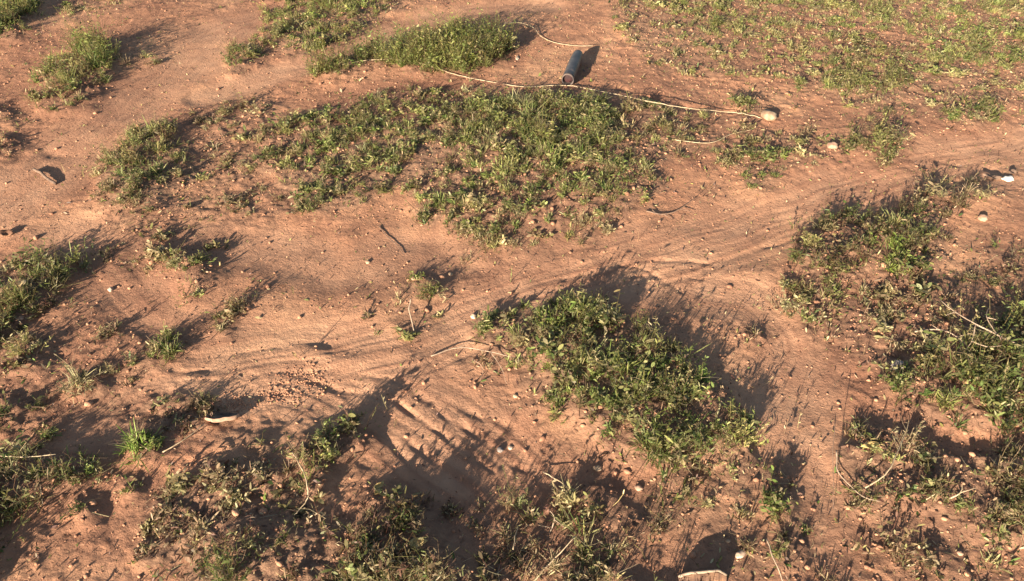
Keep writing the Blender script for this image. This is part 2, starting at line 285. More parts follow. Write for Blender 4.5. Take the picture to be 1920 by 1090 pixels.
def hgt(x, y):
    x = np.asarray(x, float); y = np.asarray(y, float)
    j = np.clip(np.searchsorted(XS, x) - 1, 0, len(XS) - 2); i = np.clip(np.searchsorted(YS, y) - 1, 0, len(YS) - 2)
    fx = (x - XS[j]) / (XS[j + 1] - XS[j]); fy = (y - YS[i]) / (YS[i + 1] - YS[i])
    return H[i, j] * (1 - fx) * (1 - fy) + H[i, j + 1] * fx * (1 - fy) + H[i + 1, j] * (1 - fx) * fy + H[i + 1, j + 1] * fx * fy
def Wg(px, py):
    """photo pixel -> point on the terrain"""
    x, y = W0(px, py)
    for _ in range(4): x, y = W0(px, py, hgt(x, y))
    return x, y
def G3(px, py, dz=0.0):
    x, y = Wg(px, py); return Vector((float(x), float(y), float(hgt(x, y)) + dz))

# ---------------------------------------------------------------- mesh and material helpers
def mesh_from(name, V, faces_by_n, mat, col=None, smooth=False, parent=None):
    """V (n,3); faces_by_n = list of int arrays (k, nverts)"""
    me = bpy.data.meshes.new(name); V = np.ascontiguousarray(V, np.float32)
    me.vertices.add(len(V)); me.vertices.foreach_set('co', V.ravel())
    loops = np.concatenate([f.ravel() for f in faces_by_n]).astype(np.int32)
    tot = np.concatenate([np.full(len(f), f.shape[1], np.int32) for f in faces_by_n])
    st = np.concatenate([[0], np.cumsum(tot)[:-1]]).astype(np.int32)
    me.loops.add(len(loops)); me.loops.foreach_set('vertex_index', loops)
    me.polygons.add(len(tot)); me.polygons.foreach_set('loop_start', st)
    me.polygons.foreach_set('use_smooth', np.full(len(tot), smooth))
    me.update(calc_edges=True)
    if col is not None:
        a = me.attributes.new('tint', 'FLOAT_COLOR', 'POINT')
        a.data.foreach_set('color', np.ascontiguousarray(np.column_stack([col, np.ones(len(col))]), np.float32).ravel())
    me.materials.append(mat)
    o = bpy.data.objects.new(name, me); C.objects.link(o)
    if parent: o.parent = parent
    return o
def tag(o, label=None, cat=None, group=None, kind=None):
    for k, v in (('label', label), ('category', cat), ('group', group), ('kind', kind)):
        if v: o[k] = v
    return o
def empty(name, loc, label, cat, group=None):
    o = bpy.data.objects.new(name, None); C.objects.link(o); o.location = loc
    o.empty_display_size = .05; return tag(o, label, cat, group)
def newmat(name):
    m = bpy.data.materials.new(name); m.use_nodes = True
    return m, m.node_tree, m.node_tree.nodes['Principled BSDF']
def N(nt, t, **kw):
    n = nt.nodes.new(t)
    for k, v in kw.items():
        if k in n.inputs: n.inputs[k].default_value = v
        else: setattr(n, k, v)
    return n
def ramp(nt, src, stops):
    r = nt.nodes.new('ShaderNodeValToRGB'); e = r.color_ramp.elements
    while len(e) < len(stops): e.new(.5)
    for q, (p, c) in zip(e, stops): q.position = p; q.color = (*c, 1)
    nt.links.new(src, r.inputs[0]); return r
def mix(nt, a, b, f, mode='MIX'):
    m = nt.nodes.new('ShaderNodeMix'); m.data_type = 'RGBA'; m.blend_type = mode
    for s, v in ((m.inputs[6], a), (m.inputs[7], b), (m.inputs[0], f)):
        if isinstance(v, (tuple, list)): s.default_value = (*v, 1)
        elif isinstance(v, (int, float)): s.default_value = v
        else: nt.links.new(v, s)
    return m.outputs[2]

# soil
soil, nt, bs = newmat('soil')
co = N(nt, 'ShaderNodeTexCoord').outputs['Object']
def nz(scale, det=5, rough_=.55):
    n = N(nt, 'ShaderNodeTexNoise', Scale=scale, Detail=det, Roughness=rough_); nt.links.new(co, n.inputs['Vector']); return n.outputs[0]
att = N(nt, 'ShaderNodeAttribute', attribute_name='tint'); sep = N(nt, 'ShaderNodeSeparateColor'); nt.links.new(att.outputs[0], sep.inputs[0])
base = ramp(nt, nz(2.2, 6), [(.33, (.280, .136, .082)), (.5, (.400, .202, .118)), (.68, (.51, .283, .162))]).outputs[0]
fine = ramp(nt, nz(60, 6, .65), [(.3, (.72, .70, .70)), (.5, (1, 1, 1)), (.72, (1.12, 1.10, 1.06))]).outputs[0]
base = mix(nt, base, fine, .9, 'MULTIPLY')
patchy = ramp(nt, nz(13, 5, .6), [(.35, (.74, .74, .76)), (.52, (1, 1, 1)), (.7, (1.10, 1.08, 1.04))]).outputs[0]
base = mix(nt, base, patchy, .85, 'MULTIPLY')
sand = ramp(nt, nz(9, 5), [(.3, (.44, .238, .145)), (.7, (.58, .345, .215))]).outputs[0]
base = mix(nt, base, sand, sep.outputs[0])                         # R: washed sand
litter_shade = ramp(nt, nz(38, 6, .7), [(.33, (.125, .072, .048)), (.52, (.235, .135, .085)), (.75, (.36, .22, .13))]).outputs[0]
base = mix(nt, base, litter_shade, sep.outputs[1])                          # G: organic, rooty soil, with shade under the plants painted in
wet_dim = mix(nt, base, (.240, .108, .066), sep.outputs[2])              # B: darker, redder soil, plus weaker light painted in at lower right
sand_speck = N(nt, 'ShaderNodeTexVoronoi', Scale=230.0); nt.links.new(co, sand_speck.inputs['Vector'])
spk = ramp(nt, sand_speck.outputs['Distance'], [(.0, (.55, .5, .5)), (.25, (1, 1, 1)), (1, (1, 1, 1))]).outputs[0]
nt.links.new(mix(nt, wet_dim, spk, .30, 'MULTIPLY'), bs.inputs['Base Color'])
bs.inputs['Roughness'].default_value = .93; bs.inputs['Specular IOR Level'].default_value = .2
b1 = N(nt, 'ShaderNodeBump', Strength=.8, Distance=.005); nt.links.new(nz(110, 7, .65), b1.inputs['Height'])
b2 = N(nt, 'ShaderNodeBump', Strength=.6, Distance=.002); nt.links.new(nz(420, 4, .7), b2.inputs['Height'])
nt.links.new(b1.outputs[0], b2.inputs['Normal']); nt.links.new(b2.outputs[0], bs.inputs['Normal'])

ny, nx = GX.shape
idx = np.arange(ny * nx).reshape(ny, nx)
quads = np.stack([idx[:-1, :-1], idx[:-1, 1:], idx[1:, 1:], idx[1:, :-1]], -1).reshape(-1, 4)
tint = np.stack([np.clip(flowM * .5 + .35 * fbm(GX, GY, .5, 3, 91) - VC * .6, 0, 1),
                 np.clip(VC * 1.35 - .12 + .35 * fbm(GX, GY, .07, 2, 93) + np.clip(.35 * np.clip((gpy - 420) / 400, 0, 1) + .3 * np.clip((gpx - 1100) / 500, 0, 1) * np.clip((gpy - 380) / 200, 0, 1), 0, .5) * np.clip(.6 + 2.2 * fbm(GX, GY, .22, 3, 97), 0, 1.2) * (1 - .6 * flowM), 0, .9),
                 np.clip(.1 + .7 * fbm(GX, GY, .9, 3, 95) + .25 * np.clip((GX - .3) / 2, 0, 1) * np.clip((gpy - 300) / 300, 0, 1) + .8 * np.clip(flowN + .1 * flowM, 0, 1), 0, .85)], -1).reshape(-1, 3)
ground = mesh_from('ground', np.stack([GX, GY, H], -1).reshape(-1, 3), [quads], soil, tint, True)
tag(ground, kind='structure')

# foliage material driven by each leaf's own colour
leafm, nt, bs = newmat('leaf')
at = N(nt, 'ShaderNodeAttribute', attribute_name='tint'); nt.links.new(at.outputs[0], bs.inputs['Base Color'])
bs.inputs['Roughness'].default_value = .55; bs.inputs['Specular IOR Level'].default_value = .35
tr = N(nt, 'ShaderNodeBsdfTranslucent'); nt.links.new(at.outputs[0], tr.inputs[0])
ms = N(nt, 'ShaderNodeMixShader', Fac=.32); nt.links.new(bs.outputs[0], ms.inputs[1]); nt.links.new(tr.outputs[0], ms.inputs[2])
nt.links.new(ms.outputs[0], nt.nodes['Material Output'].inputs[0])

PAL = [np.array(c) for c in ((.100, .142, .036), (.245, .330, .064), (.310, .305, .100), (.48, .37, .21), (.150, .082, .055))]
def palette(n, mixw, r):
    wts = np.array(mixw, float); wts /= wts.sum()
    k = r.choice(5, n, p=wts); c = np.array(PAL)[k]
    return np.clip(c * np.clip(r.lognormal(-.12, .36, (n, 1)), .3, 1.45) * r.uniform(.9, 1.1, (n, 3)), .01, .78), k

class Leaves:
    def __init__(s): s.V = []; s.Q = []; s.T = []; s.c = []; s.n = 0
    def blade(s, b, d, up, L, wd, droop, col):
        """strip leaf: b base, d direction, droop towards the ground; 2 segments + tip"""
        n = len(b)
        side = np.cross(d, up); side /= np.maximum(np.linalg.norm(side, axis=1, keepdims=True), 1e-6)
        L = L[:, None]; wd = wd[:, None]; dr = np.array([0, 0, -1.0]) * droop[:, None] * L
        p1 = b + d * L * .45 + dr * .2; p2 = b + d * L * .8 + dr * .55; p3 = b + d * L + dr
        v = np.stack([b - side * wd * .25, b + side * wd * .25, p1 - side * wd * .5, p1 + side * wd * .5,
                      p2 - side * wd * .34, p2 + side * wd * .34, p3], 1)
        i = s.n + np.arange(n)[:, None] * 7
        s.V.append(v.reshape(-1, 3)); s.c.append(np.repeat(col, 7, 0))
        s.Q += [i + np.array([[0, 1, 3, 2]]), i + np.array([[2, 3, 5, 4]])]; s.T.append(i + np.array([[4, 5, 6]])); s.n += 7 * n
    def stalk(s, p, q, wd, col):
        """thin 3-sided stem from p to q, slightly bowed"""
        n = len(p); m = (p + q) / 2 + np.linalg.norm(q - p, axis=1)[:, None] * rng.normal(0, .07, (n, 3))
        o = []
        for a in range(3):
            e = np.array([math.cos(a * 2.094), math.sin(a * 2.094), .0]) * .5
            for pt, k in ((p, 1), (m, .8), (q, .45)): o.append(pt + e * wd[:, None] * k)
        v = np.stack(o, 1); i = s.n + np.arange(n)[:, None] * 9
        s.V.append(v.reshape(-1, 3)); s.c.append(np.repeat(col, 9, 0))
        for a in range(3):
            c = (a + 1) % 3
            for k in (0, 1): s.Q.append(i + np.array([[a * 3 + k, c * 3 + k, c * 3 + k + 1, a * 3 + k + 1]]))
        s.n += 9 * n
    def build(s, name, parent=None, origin=(0, 0, 0)):
        V = np.concatenate(s.V) - np.array(origin)
        return mesh_from(name, V, [np.concatenate(s.Q), np.concatenate(s.T)] if s.T else [np.concatenate(s.Q)], leafm, np.concatenate(s.c), False, parent)

def unit(v): return v / np.maximum(np.linalg.norm(v, axis=1, keepdims=True), 1e-9)
def sample_patch(poly, dens, r, seed=0, gap=1.7):
    """plants (cluster centres) thrown over the outline, then shoots thrown round each plant"""
    P = [tuple(float(q) for q in Wg(*p)) for p in poly]
    x0, x1 = min(p[0] for p in P), max(p[0] for p in P); y0, y1 = min(p[1] for p in P), max(p[1] for p in P)
    per = 11; e = .05; n = int((x1 - x0 + 2 * e) * (y1 - y0 + 2 * e) * dens / per) + 1
    x = r.uniform(x0 - e, x1 + e, n); y = r.uniform(y0 - e, y1 + e, n); k = .03
    xx = x + k * noise(x * 13, y * 13, 41) + .017 * r.normal(size=n); yy = y + k * noise(x * 13, y * 13, 42) + .017 * r.normal(size=n)
    ok = inpoly(xx, yy, P) & (r.uniform(size=n) < .86 + gap * fbm(x, y, .10, 2, 43 + seed % 3))
    x = x[ok]; y = y[ok]
    if len(x) == 0: x = np.array([(x0 + x1) / 2]); y = np.array([(y0 + y1) / 2])
    m = np.clip((per * r.lognormal(-.12, .6, len(x))).astype(int), 3, 60); c = np.repeat(np.arange(len(x)), m)
    size = np.clip(r.lognormal(-.05, .3, len(x)), .45, 1.7)
    rad = np.abs(r.normal(0, .0155, len(c))) * size[c]; a = r.uniform(0, 6.283, len(c)); ox = np.cos(a) * rad; oy = np.sin(a) * rad
    return x[c] + ox, y[c] + oy, ox, oy, c, size, len(x)
def grow(Lv, Dr, poly, dens, h, mixw, grassy, r, seed=0, gap=1.7):
    x, y, ox, oy, cl, size, nc = sample_patch(poly, dens * 2.1, r, seed, gap); n = len(x); h = h * .88
    hs = h * (np.clip(size, .5, 1.7) ** 1.1)[cl] * np.clip(r.lognormal(-.15, .3, n), .35, 1.6) * np.clip(.9 + .6 * fbm(x, y, .15, 2, 47), .45, 1.5)
    b = np.stack([x, y, hgt(x, y) - .002], 1)
    lean = r.normal(0, .30, (n, 3)) + np.stack([ox, oy, ox * 0], 1) * 24; lean[:, 2] = 0
    up = unit(lean + np.array([0, 0, 1.0]))
    ccol, _ = palette(nc, mixw, r)
    lsz = np.clip(r.lognormal(-.12, .33, nc), .45, 1.6)[cl]; asp = np.clip(r.lognormal(0, .35, nc), .5, 1.9)[cl]; flat = (r.uniform(size=nc) < .25)[cl]
    # patches inside the patch keep a common hue
    hue = fbm(x, y, .12, 2, 49); gr = (r.uniform(size=nc) < grassy)[cl] ^ (r.uniform(size=n) < .08)
    tufcol, tk = palette(n, mixw, r); tufcol = ccol[cl] * .6 + tufcol * .4
    # --- leafy shoots
    I = np.where(~gr)[0]
    if len(I):
        tip = b[I] + up[I] * hs[I][:, None]
        stc = np.clip(tufcol[I] * .8 + np.array([.03, .0, 0]), 0, 1)
        (Lv if True else Dr).stalk(b[I], tip, np.full(len(I), .0016), stc)
        for k in range(8):
            t = .15 + .85 * (k + r.uniform(0, 1, len(I))) / 8
            az = r.uniform(0, 6.283, len(I)) ; el = r.uniform(-.15, 1.0, len(I)) * np.where(flat[I], .35, 1)
            d = np.stack([np.cos(az) * np.cos(el), np.sin(az) * np.cos(el), np.sin(el)], 1)
            L = np.clip(r.normal(.0145, .004, len(I)), .006, .026) * .86 * lsz[I]
            c2, _ = palette(len(I), mixw, r); c = tufcol[I] * .6 + c2 * .4
            Lv.blade(b[I] + up[I] * (hs[I] * t)[:, None], d, np.tile([0, 0, 1.0], (len(I), 1)) + r.normal(0, .5, (len(I), 3)), L, L * r.uniform(.18, .34, len(I)) * asp[I], r.uniform(0, .4, len(I)), c)
    # --- grass blades
    I = np.where(gr)[0]
    for k in range(7):
        if not len(I): break
        az = r.uniform(0, 6.283, len(I)); el = r.uniform(.35, 1.45, len(I))
        d = unit(np.stack([np.cos(az) * np.cos(el), np.sin(az) * np.cos(el), np.sin(el)], 1) + .5 * up[I] * [1.4, 1.4, .3])
        L = hs[I] * r.uniform(.4, .95, len(I)); c2, _ = palette(len(I), mixw, r); c = tufcol[I] * .7 + c2 * .3
        Lv.blade(b[I] + r.normal(0, .004, (len(I), 3)) * [1, 1, .2], d, np.tile([0, 0, 1.0], (len(I), 1)) + r.normal(0, .3, (len(I), 3)), L, r.uniform(.0016, .0038, len(I)), r.uniform(.05, .6, len(I)), c)
    # --- dead straws and twiglets, some upright, most sprawling
    m = max(1, int(n * .6)); I = r.integers(0, n, m)
    az = r.uniform(0, 6.283, m); el = np.where(r.uniform(size=m) < .3, r.uniform(.6, 1.5, m), r.uniform(-.05, .3, m))
    d = np.stack([np.cos(az) * np.cos(el), np.sin(az) * np.cos(el), np.sin(el)], 1); L = r.uniform(.012, .05, m) * (.6 + h * 10)
    bb = b[I] + np.array([0, 0, 1.0]) * (r.uniform(.1, .7, m) * hs[I])[:, None] * (el < .3)[:, None]
    q = bb + d * L[:, None]; c, _ = palette(m, (0, 0, 1, 6, 3), r)
    Dr.stalk(bb, q, r.uniform(.0008, .0016, m), c)

cov = Leaves(); covd = Leaves(); lit_ = Leaves()
seen = {}
for i, (nm, cn, poly, dens, h, mw, gs, lab, cat) in enumerate(PATCH):
    r = np.random.default_rng(100 + i)
    if nm == ST:
        tgt = lit_ if cn == 'leaf_litter' else cov
        grow(tgt, tgt, poly, dens, h, mw, gs, r, i, 2.5)
    else:
        A = Leaves(); B = Leaves(); grow(A, B, poly, dens, h, mw, gs, r, i, .9)
        cx = sum(p[0] for p in poly) / len(poly); cy = sum(p[1] for p in poly) / len(poly)
        o = G3(cx, cy); e = empty('grass_tuft' if 'grass' in cat else 'weed_clump', o, lab, cat, 'weed and grass clumps on the red soil')
        A.build('foliage', e, o); B.build('dead_foliage', e, o)
g = cov.build('ground_cover'); tag(g, 'low mats of green and drying weeds and grass over the red soil', 'ground cover', kind='stuff')

# ---------------------------------------------------------------- loose litter and lone sprigs on the open soil (uncountable)
def scatter(n, r, fn):
    px = r.uniform(-250, 2170, n); py = r.uniform(-60, 1180, n)
    # even on the ground: keep with probability of the ground area a pixel covers
    x = r.uniform(-3.8, 3.8, n); y = r.uniform(.6, 5.2, n); px, py = P0(x, y)
    k = r.uniform(size=n) < fn(px, py, x, y); return x[k], y[k]
def litter_density(px, py, x, y):
    v = samp(coverS, np.clip(px, -400, 2390), np.clip(py, -100, 1230))
    fm = np.interp(x, XS, np.arange(len(XS))).astype(int); fy = np.interp(y, YS, np.arange(len(YS))).astype(int)
    fl = flowM[fy, fm]
    bl = np.clip((py - 500) / 500, 0, 1) * (np.clip((700 - px) / 500, 0, 1) + np.clip((px - 1000) / 600, 0, 1))
    return np.clip(.16 + .7 * v + .35 * bl + .35 * fbm(x, y, .35, 3, 121) - .38 * fl, .01, 1)
r = np.random.default_rng(5)
x, y = scatter(85000, r, litter_density); n = len(x)
az = r.uniform(0, 6.283, n); el = r.uniform(-.1, .5, n); d = np.stack([np.cos(az) * np.cos(el), np.sin(az) * np.cos(el), np.sin(el)], 1)
c, _ = palette(n, (.4, 0, 1, 4, 6), r); L = np.clip(r.lognormal(-4.75, .45, n), .003, .028)
lit_.blade(np.stack([x, y, hgt(x, y) + .001], 1), d, np.tile([0, 0, 1.0], (n, 1)) + r.normal(0, .5, (n, 3)), L, L * r.uniform(.15, .45, n), r.uniform(-.1, .3, n), c)
x, y = scatter(16000, r, lambda a, b, u, v: litter_density(a, b, u, v) * .9); n = len(x)
az = r.uniform(0, 6.283, n); el = np.where(r.uniform(size=n) < .45, r.uniform(.7, 1.5, n), r.uniform(0, .25, n))
d = np.stack([np.cos(az) * np.cos(el), np.sin(az) * np.cos(el), np.sin(el)], 1); L = r.uniform(.010, .045, n)
b = np.stack([x, y, hgt(x, y) + .0005], 1); c, _ = palette(n, (.5, 0, 1, 5, 3), r)
lit_.stalk(b, b + d * L[:, None], r.uniform(.0009, .0018, n), c)
x, y = scatter(2600, r, lambda a, b, u, v: np.clip((b - 380) / 900, 0, .5) * np.clip(.3 + 2.5 * fbm(u, v, .3, 2, 141), 0, 1)); n = len(x)
az = r.uniform(0, 6.283, n); el = r.uniform(1.0, 1.5, n); d = np.stack([np.cos(az) * np.cos(el), np.sin(az) * np.cos(el), np.sin(el)], 1); L = r.uniform(.02, .075, n)
b = np.stack([x, y, hgt(x, y) - .001], 1); c, _ = palette(n, (1, 0, 1, 3, 5), r)
lit_.stalk(b, b + d * L[:, None], r.uniform(.0012, .0026, n), c)
for k in range(3):
    az = r.uniform(0, 6.283, n); dd = unit(d + np.stack([np.cos(az), np.sin(az), az * 0], 1) * .7)
    lit_.blade(b + d * (L * r.uniform(.3, .95, n))[:, None], dd, np.tile([0, 0, 1.0], (n, 1)) + r.normal(0, .4, (n, 3)), r.uniform(.006, .016, n), r.uniform(.0015, .004, n), r.uniform(0, .4, n), c)
x, y = scatter(120000, r, lambda a, b, u, v: np.clip(.25 + .5 * fbm(u, v, .25, 3, 131) + .3 * np.clip((a - 900) / 600, 0, 1), .03, .8)); n = len(x)
az = r.uniform(0, 6.283, n); el = r.uniform(.1, 1.4, n); d = np.stack([np.cos(az) * np.cos(el), np.sin(az) * np.cos(el), np.sin(el)], 1)
c, _ = palette(n, (1, 0, 1, 2, 7), r); L = r.uniform(.003, .013, n)
lit_.blade(np.stack([x, y, hgt(x, y)], 1), d, np.tile([0, 0, 1.0], (n, 1)) + r.normal(0, .5, (n, 3)), L, L * r.uniform(.15, .4, n), r.uniform(0, .3, n), c)
tag(lit_.build('leaf_litter'), 'scattered dead leaf bits and straws lying on the red soil', 'leaf litter', kind='stuff')
# lone sprigs
sp = Leaves(); x, y = scatter(9000, r, lambda a, b, u, v: litter_density(a, b, u, v) * .55)
for k in range(6):
    n = len(x); az = r.uniform(0, 6.283, n); el = r.uniform(.1, 1.3, n); d = np.stack([np.cos(az) * np.cos(el), np.sin(az) * np.cos(el), np.sin(el)], 1)
    c, _ = palette(n, (3, .6, 3, 4, 3), r); L = r.uniform(.008, .026, n)
    sp.blade(np.stack([x, y, hgt(x, y) - .001], 1) + r.normal(0, .004, (n, 3)) * [1, 1, .1], d, np.tile([0, 0, 1.0], (n, 1)) + r.normal(0, .4, (n, 3)), L, L * r.uniform(.12, .3, n), r.uniform(0, .4, n), c)
tag(sp.build('seedlings'), 'tiny lone sprigs dotted over the bare soil', 'seedlings', kind='stuff')

# ---------------------------------------------------------------- soil clods
import bmesh
def ico(sub):
    bm = bmesh.new(); bmesh.ops.create_icosphere(bm, subdivisions=sub, radius=1)
    V = np.array([v.co[:] for v in bm.verts]); Fc = np.array([[v.index for v in f.verts] for f in bm.faces]); bm.free(); return V, Fc
IV, IF = ico(1)
def clods(name, x, y, s, mat, r, flat=.6, col=None):
    n = len(x); sc = s[:, None, None] * r.uniform(.7, 1.25, (n, len(IV), 1)) * np.stack([r.uniform(.8, 1.4, n), r.uniform(.8, 1.4, n), r.uniform(.5, .9, n) * flat / .6], -1)[:, None, :]
    V = IV[None] * sc; a = r.uniform(0, 6.283, n); ca, sa = np.cos(a)[:, None], np.sin(a)[:, None]
    X = V[..., 0] * ca - V[..., 1] * sa + x[:, None]; Y = V[..., 0] * sa + V[..., 1] * ca + y[:, None]
    Z = V[..., 2] + (hgt(x, y) + s * .15)[:, None]
    Fa = (IF[None] + (np.arange(n) * len(IV))[:, None, None]).reshape(-1, 3)
    return mesh_from(name, np.stack([X, Y, Z], -1).reshape(-1, 3), [Fa], mat, None if col is None else np.repeat(col, len(IV), 0), True)
clod, nt, bs = newmat('clod')
n1 = N(nt, 'ShaderNodeTexNoise', Scale=14.0, Detail=5.0); nt.links.new(N(nt, 'ShaderNodeTexCoord').outputs['Object'], n1.inputs['Vector'])
nt.links.new(ramp(nt, n1.outputs[0], [(.35, (.27, .125, .072)), (.6, (.45, .235, .135))]).outputs[0], bs.inputs['Base Color']); bs.inputs['Roughness'].default_value = .95
x, y = scatter(90000, r, lambda a, b, u, v: np.clip(litter_density(a, b, u, v) + .12, 0, 1))
tag(clods('soil_clods', x, y, np.clip(r.lognormal(-6.2, .55, len(x)), .0008, .010), clod, r), 'small crumbs and clods of red soil', 'soil clods', kind='stuff')
gx, gy = [], []
for (px, py, rx, ry, n) in ((445, 757, 34, 16, 200), (575, 712, 50, 26, 240), (520, 745, 60, 20, 160), (1330, 150, 60, 20, 30)):
    a = r.normal(0, .5, (n, 2)); q = Wg(px + a[:, 0] * rx, py + a[:, 1] * ry); gx += list(q[0]); gy += list(q[1])
gx, gy = np.array(gx), np.array(gy)
tag(clods('gravel', gx, gy, np.clip(r.lognormal(-6.2, .4, len(gx)), .001, .005), clod, r, .6), 'little heaps of round soil pellets in the sandy gully', 'soil pellets', kind='stuff')

# ---------------------------------------------------------------- separate things
def stone_mat(name, c1, c2, sc=40.0, rough=.8):
    m, nt, bs = newmat(name); n1 = N(nt, 'ShaderNodeTexNoise', Scale=sc, Detail=6.0)
    nt.links.new(N(nt, 'ShaderNodeTexCoord').outputs['Object'], n1.inputs['Vector'])
    nt.links.new(ramp(nt, n1.outputs[0], [(.38, c1), (.62, c2)]).outputs[0], bs.inputs['Base Color'])
    bp = N(nt, 'ShaderNodeBump', Strength=.5, Distance=.002); nt.links.new(n1.outputs[0], bp.inputs['Height']); nt.links.new(bp.outputs[0], bs.inputs['Normal'])
    bs.inputs['Roughness'].default_value = rough; return m
cream = stone_mat('cream_stone', (.24, .15, .09), (.44, .31, .20)); white = stone_mat('white_stone', (.32, .21, .14), (.54, .42, .32))
grey = stone_mat('grey_stone', (.17, .14, .125), (.34, .28, .24)); pink = stone_mat('pink_stone', (.28, .155, .10), (.42, .27, .185))
dark = stone_mat('dark_stone', (.05, .035, .03), (.10, .07, .055)); straw = stone_mat('straw', (.34, .25, .15), (.54, .41, .26), 60.0, .6)
pale = stone_mat('pale_wood', (.23, .165, .115), (.40, .29, .20), 50.0); twigm = stone_mat('dark_twig', (.09, .055, .04), (.19, .12, .08), 70.0)
SV, SF = ico(3)
def stone(px, py, wpx, hpx, mat, label, cat='pebble', name='pebble', flat=.6, rot=0., seed=0, sharp=.22, lift=.15):
    """stone whose outline is wpx by hpx photo pixels"""
    x, y = Wg(px, py); x = float(x); y = float(y); dep = y * cp + HC * sp_; a = wpx / F * dep / 2; c = a * flat
    dr = np.array([SV[:, 0] * 1.0, SV[:, 1], SV[:, 2]]).T
    f = 1 + sharp * noise(dr[:, 0] * 1.6 + seed * 3.1 + dr[:, 2], dr[:, 1] * 1.6 + seed + dr[:, 2] * .7, 77) + sharp * .5 * noise(dr[:, 0] * 4 + seed, dr[:, 2] * 4 + dr[:, 1] * 2, 78)
    V = dr * f[:, None] * np.array([a, max(a * .55, hpx / F * dep / 2 / max(.3, math.sin(math.atan2(HC, y))) * .9), c])
    ca, sa = math.cos(rot), math.sin(rot); V = np.stack([V[:, 0] * ca - V[:, 1] * sa, V[:, 0] * sa + V[:, 1] * ca, V[:, 2]], 1)
    o = mesh_from(name, V, [SF], mat, None, True); o.location = (x, y, float(hgt(x, y)) + c * .32)
    return tag(o, label, cat, 'pale pebbles and stones on the soil' if cat in ('pebble', 'stone') else None)
stone(1441, 220, 30, 17, cream, 'rounded cream stone at the right end of the pale cord, largest pale stone', 'stone', 'stone', .6, .1, 1)
stone(1560, 276, 22, 10, pink, 'pinkish pebble left of the rounded weed clump on the gully edge', rot=.2, seed=2)
stone(1842, 411, 16, 12, pink, 'squarish tan pebble by the right edge, below the dark straggly weeds', seed=3, flat=.8)
stone(1683, 690, 30, 22, grey, 'grey white stone in the gap left of the dense right hand weeds', 'stone', 'stone', .7, .3, 4)
stone(1388, 1041, 24, 10, white, 'white elongated chip just above the pale bark strip at the bottom', 'stone chip', 'stone_chip', .5, .5, 5)
stone(888, 594, 12, 9, white, 'small white pebble at the left end of the big leafy clump', seed=6, flat=.8)
stone(1120, 879, 18, 12, cream, 'pale yellow pebble on bare soil left of the bright tuft tip', seed=7)
stone(1198, 916, 15, 13, pink, 'tan pebble below the big dark leafy clump', seed=8)
stone(938, 844, 13, 11, grey, 'left one of two light pebbles beside the rill', seed=9)
stone(957, 840, 10, 9, white, 'right one of two light pebbles beside the rill', seed=10)
stone(208, 544, 9, 8, white, 'white speck of a pebble below the thin dry weeds at left', seed=11, flat=1)
stone(967, 743, 10, 8, cream, 'yellowish crumb of stone left of the big leafy clump', seed=12)
stone(40, 598, 11, 8, pink, 'small tan pebble at the foot of the large green left edge clump', seed=13)
stone(970, 110, 7, 8, white, 'tiny white pebble in the shade left of the grey pipe', seed=14)
scrapm = stone_mat('scrap_white', (.70, .64, .55), (.80, .76, .68), 20.0)
stone(1890, 336, 24, 9, scrapm, 'bright white scrap lying beside a dark dead leaf at the right edge', 'scrap', 'scrap', .35, .25, 15, .3)
def slab():
    o0 = G3(415, 786); e = empty('stone_slab', o0, 'flat stone slab with a pale lower rim and a dark gap above it, in the sandy gully', 'stone slab')
    n = 18; V = []; a0 = .046; b0 = .022
    for z, k in ((.0, .9), (.010, 1.0), (.016, .93), (.011, .70), (.009, .0)):
        for i in range(n):
            a = 2 * math.pi * i / n; q = 1 + .12 * math.sin(3 * a + 1) + .06 * math.sin(7 * a)
            V.append((a0 * k * q * math.cos(a), b0 * k * q * math.sin(a), z - .010 * math.sin(a) + .001))
    V = np.array(V); ring = lambda r0, r1: np.array([[i * n + k, i * n + (k + 1) % n, (i + 1) * n + (k + 1) % n, (i + 1) * n + k] for i in range(r0, r1) for k in range(n)])
    mesh_from('pale_rim', V[:3 * n], [ring(0, 2)], pink, None, True, e); mesh_from('top_face', V[2 * n:], [ring(0, 2)], twigm, None, True, e)
slab()
for (px, py, wd_, m, lab) in ((1800, 1048 - 10, 12, pink, 'tan pebble near the bottom right corner soil'), (775, 523, 10, pink, 'small tan pebble on the dry yellow middle weed'), (690, 492, 9, cream, 'small pale pebble left of the dry yellow middle weed'),
                        (845, 515, 9, cream, 'small pale pebble right of the dry yellow middle weed'), (1365, 1015, 9, cream, 'little cream pebble above the white elongated chip')):
    stone(px, py, wd_, wd_ * .8, m, lab, seed=px)

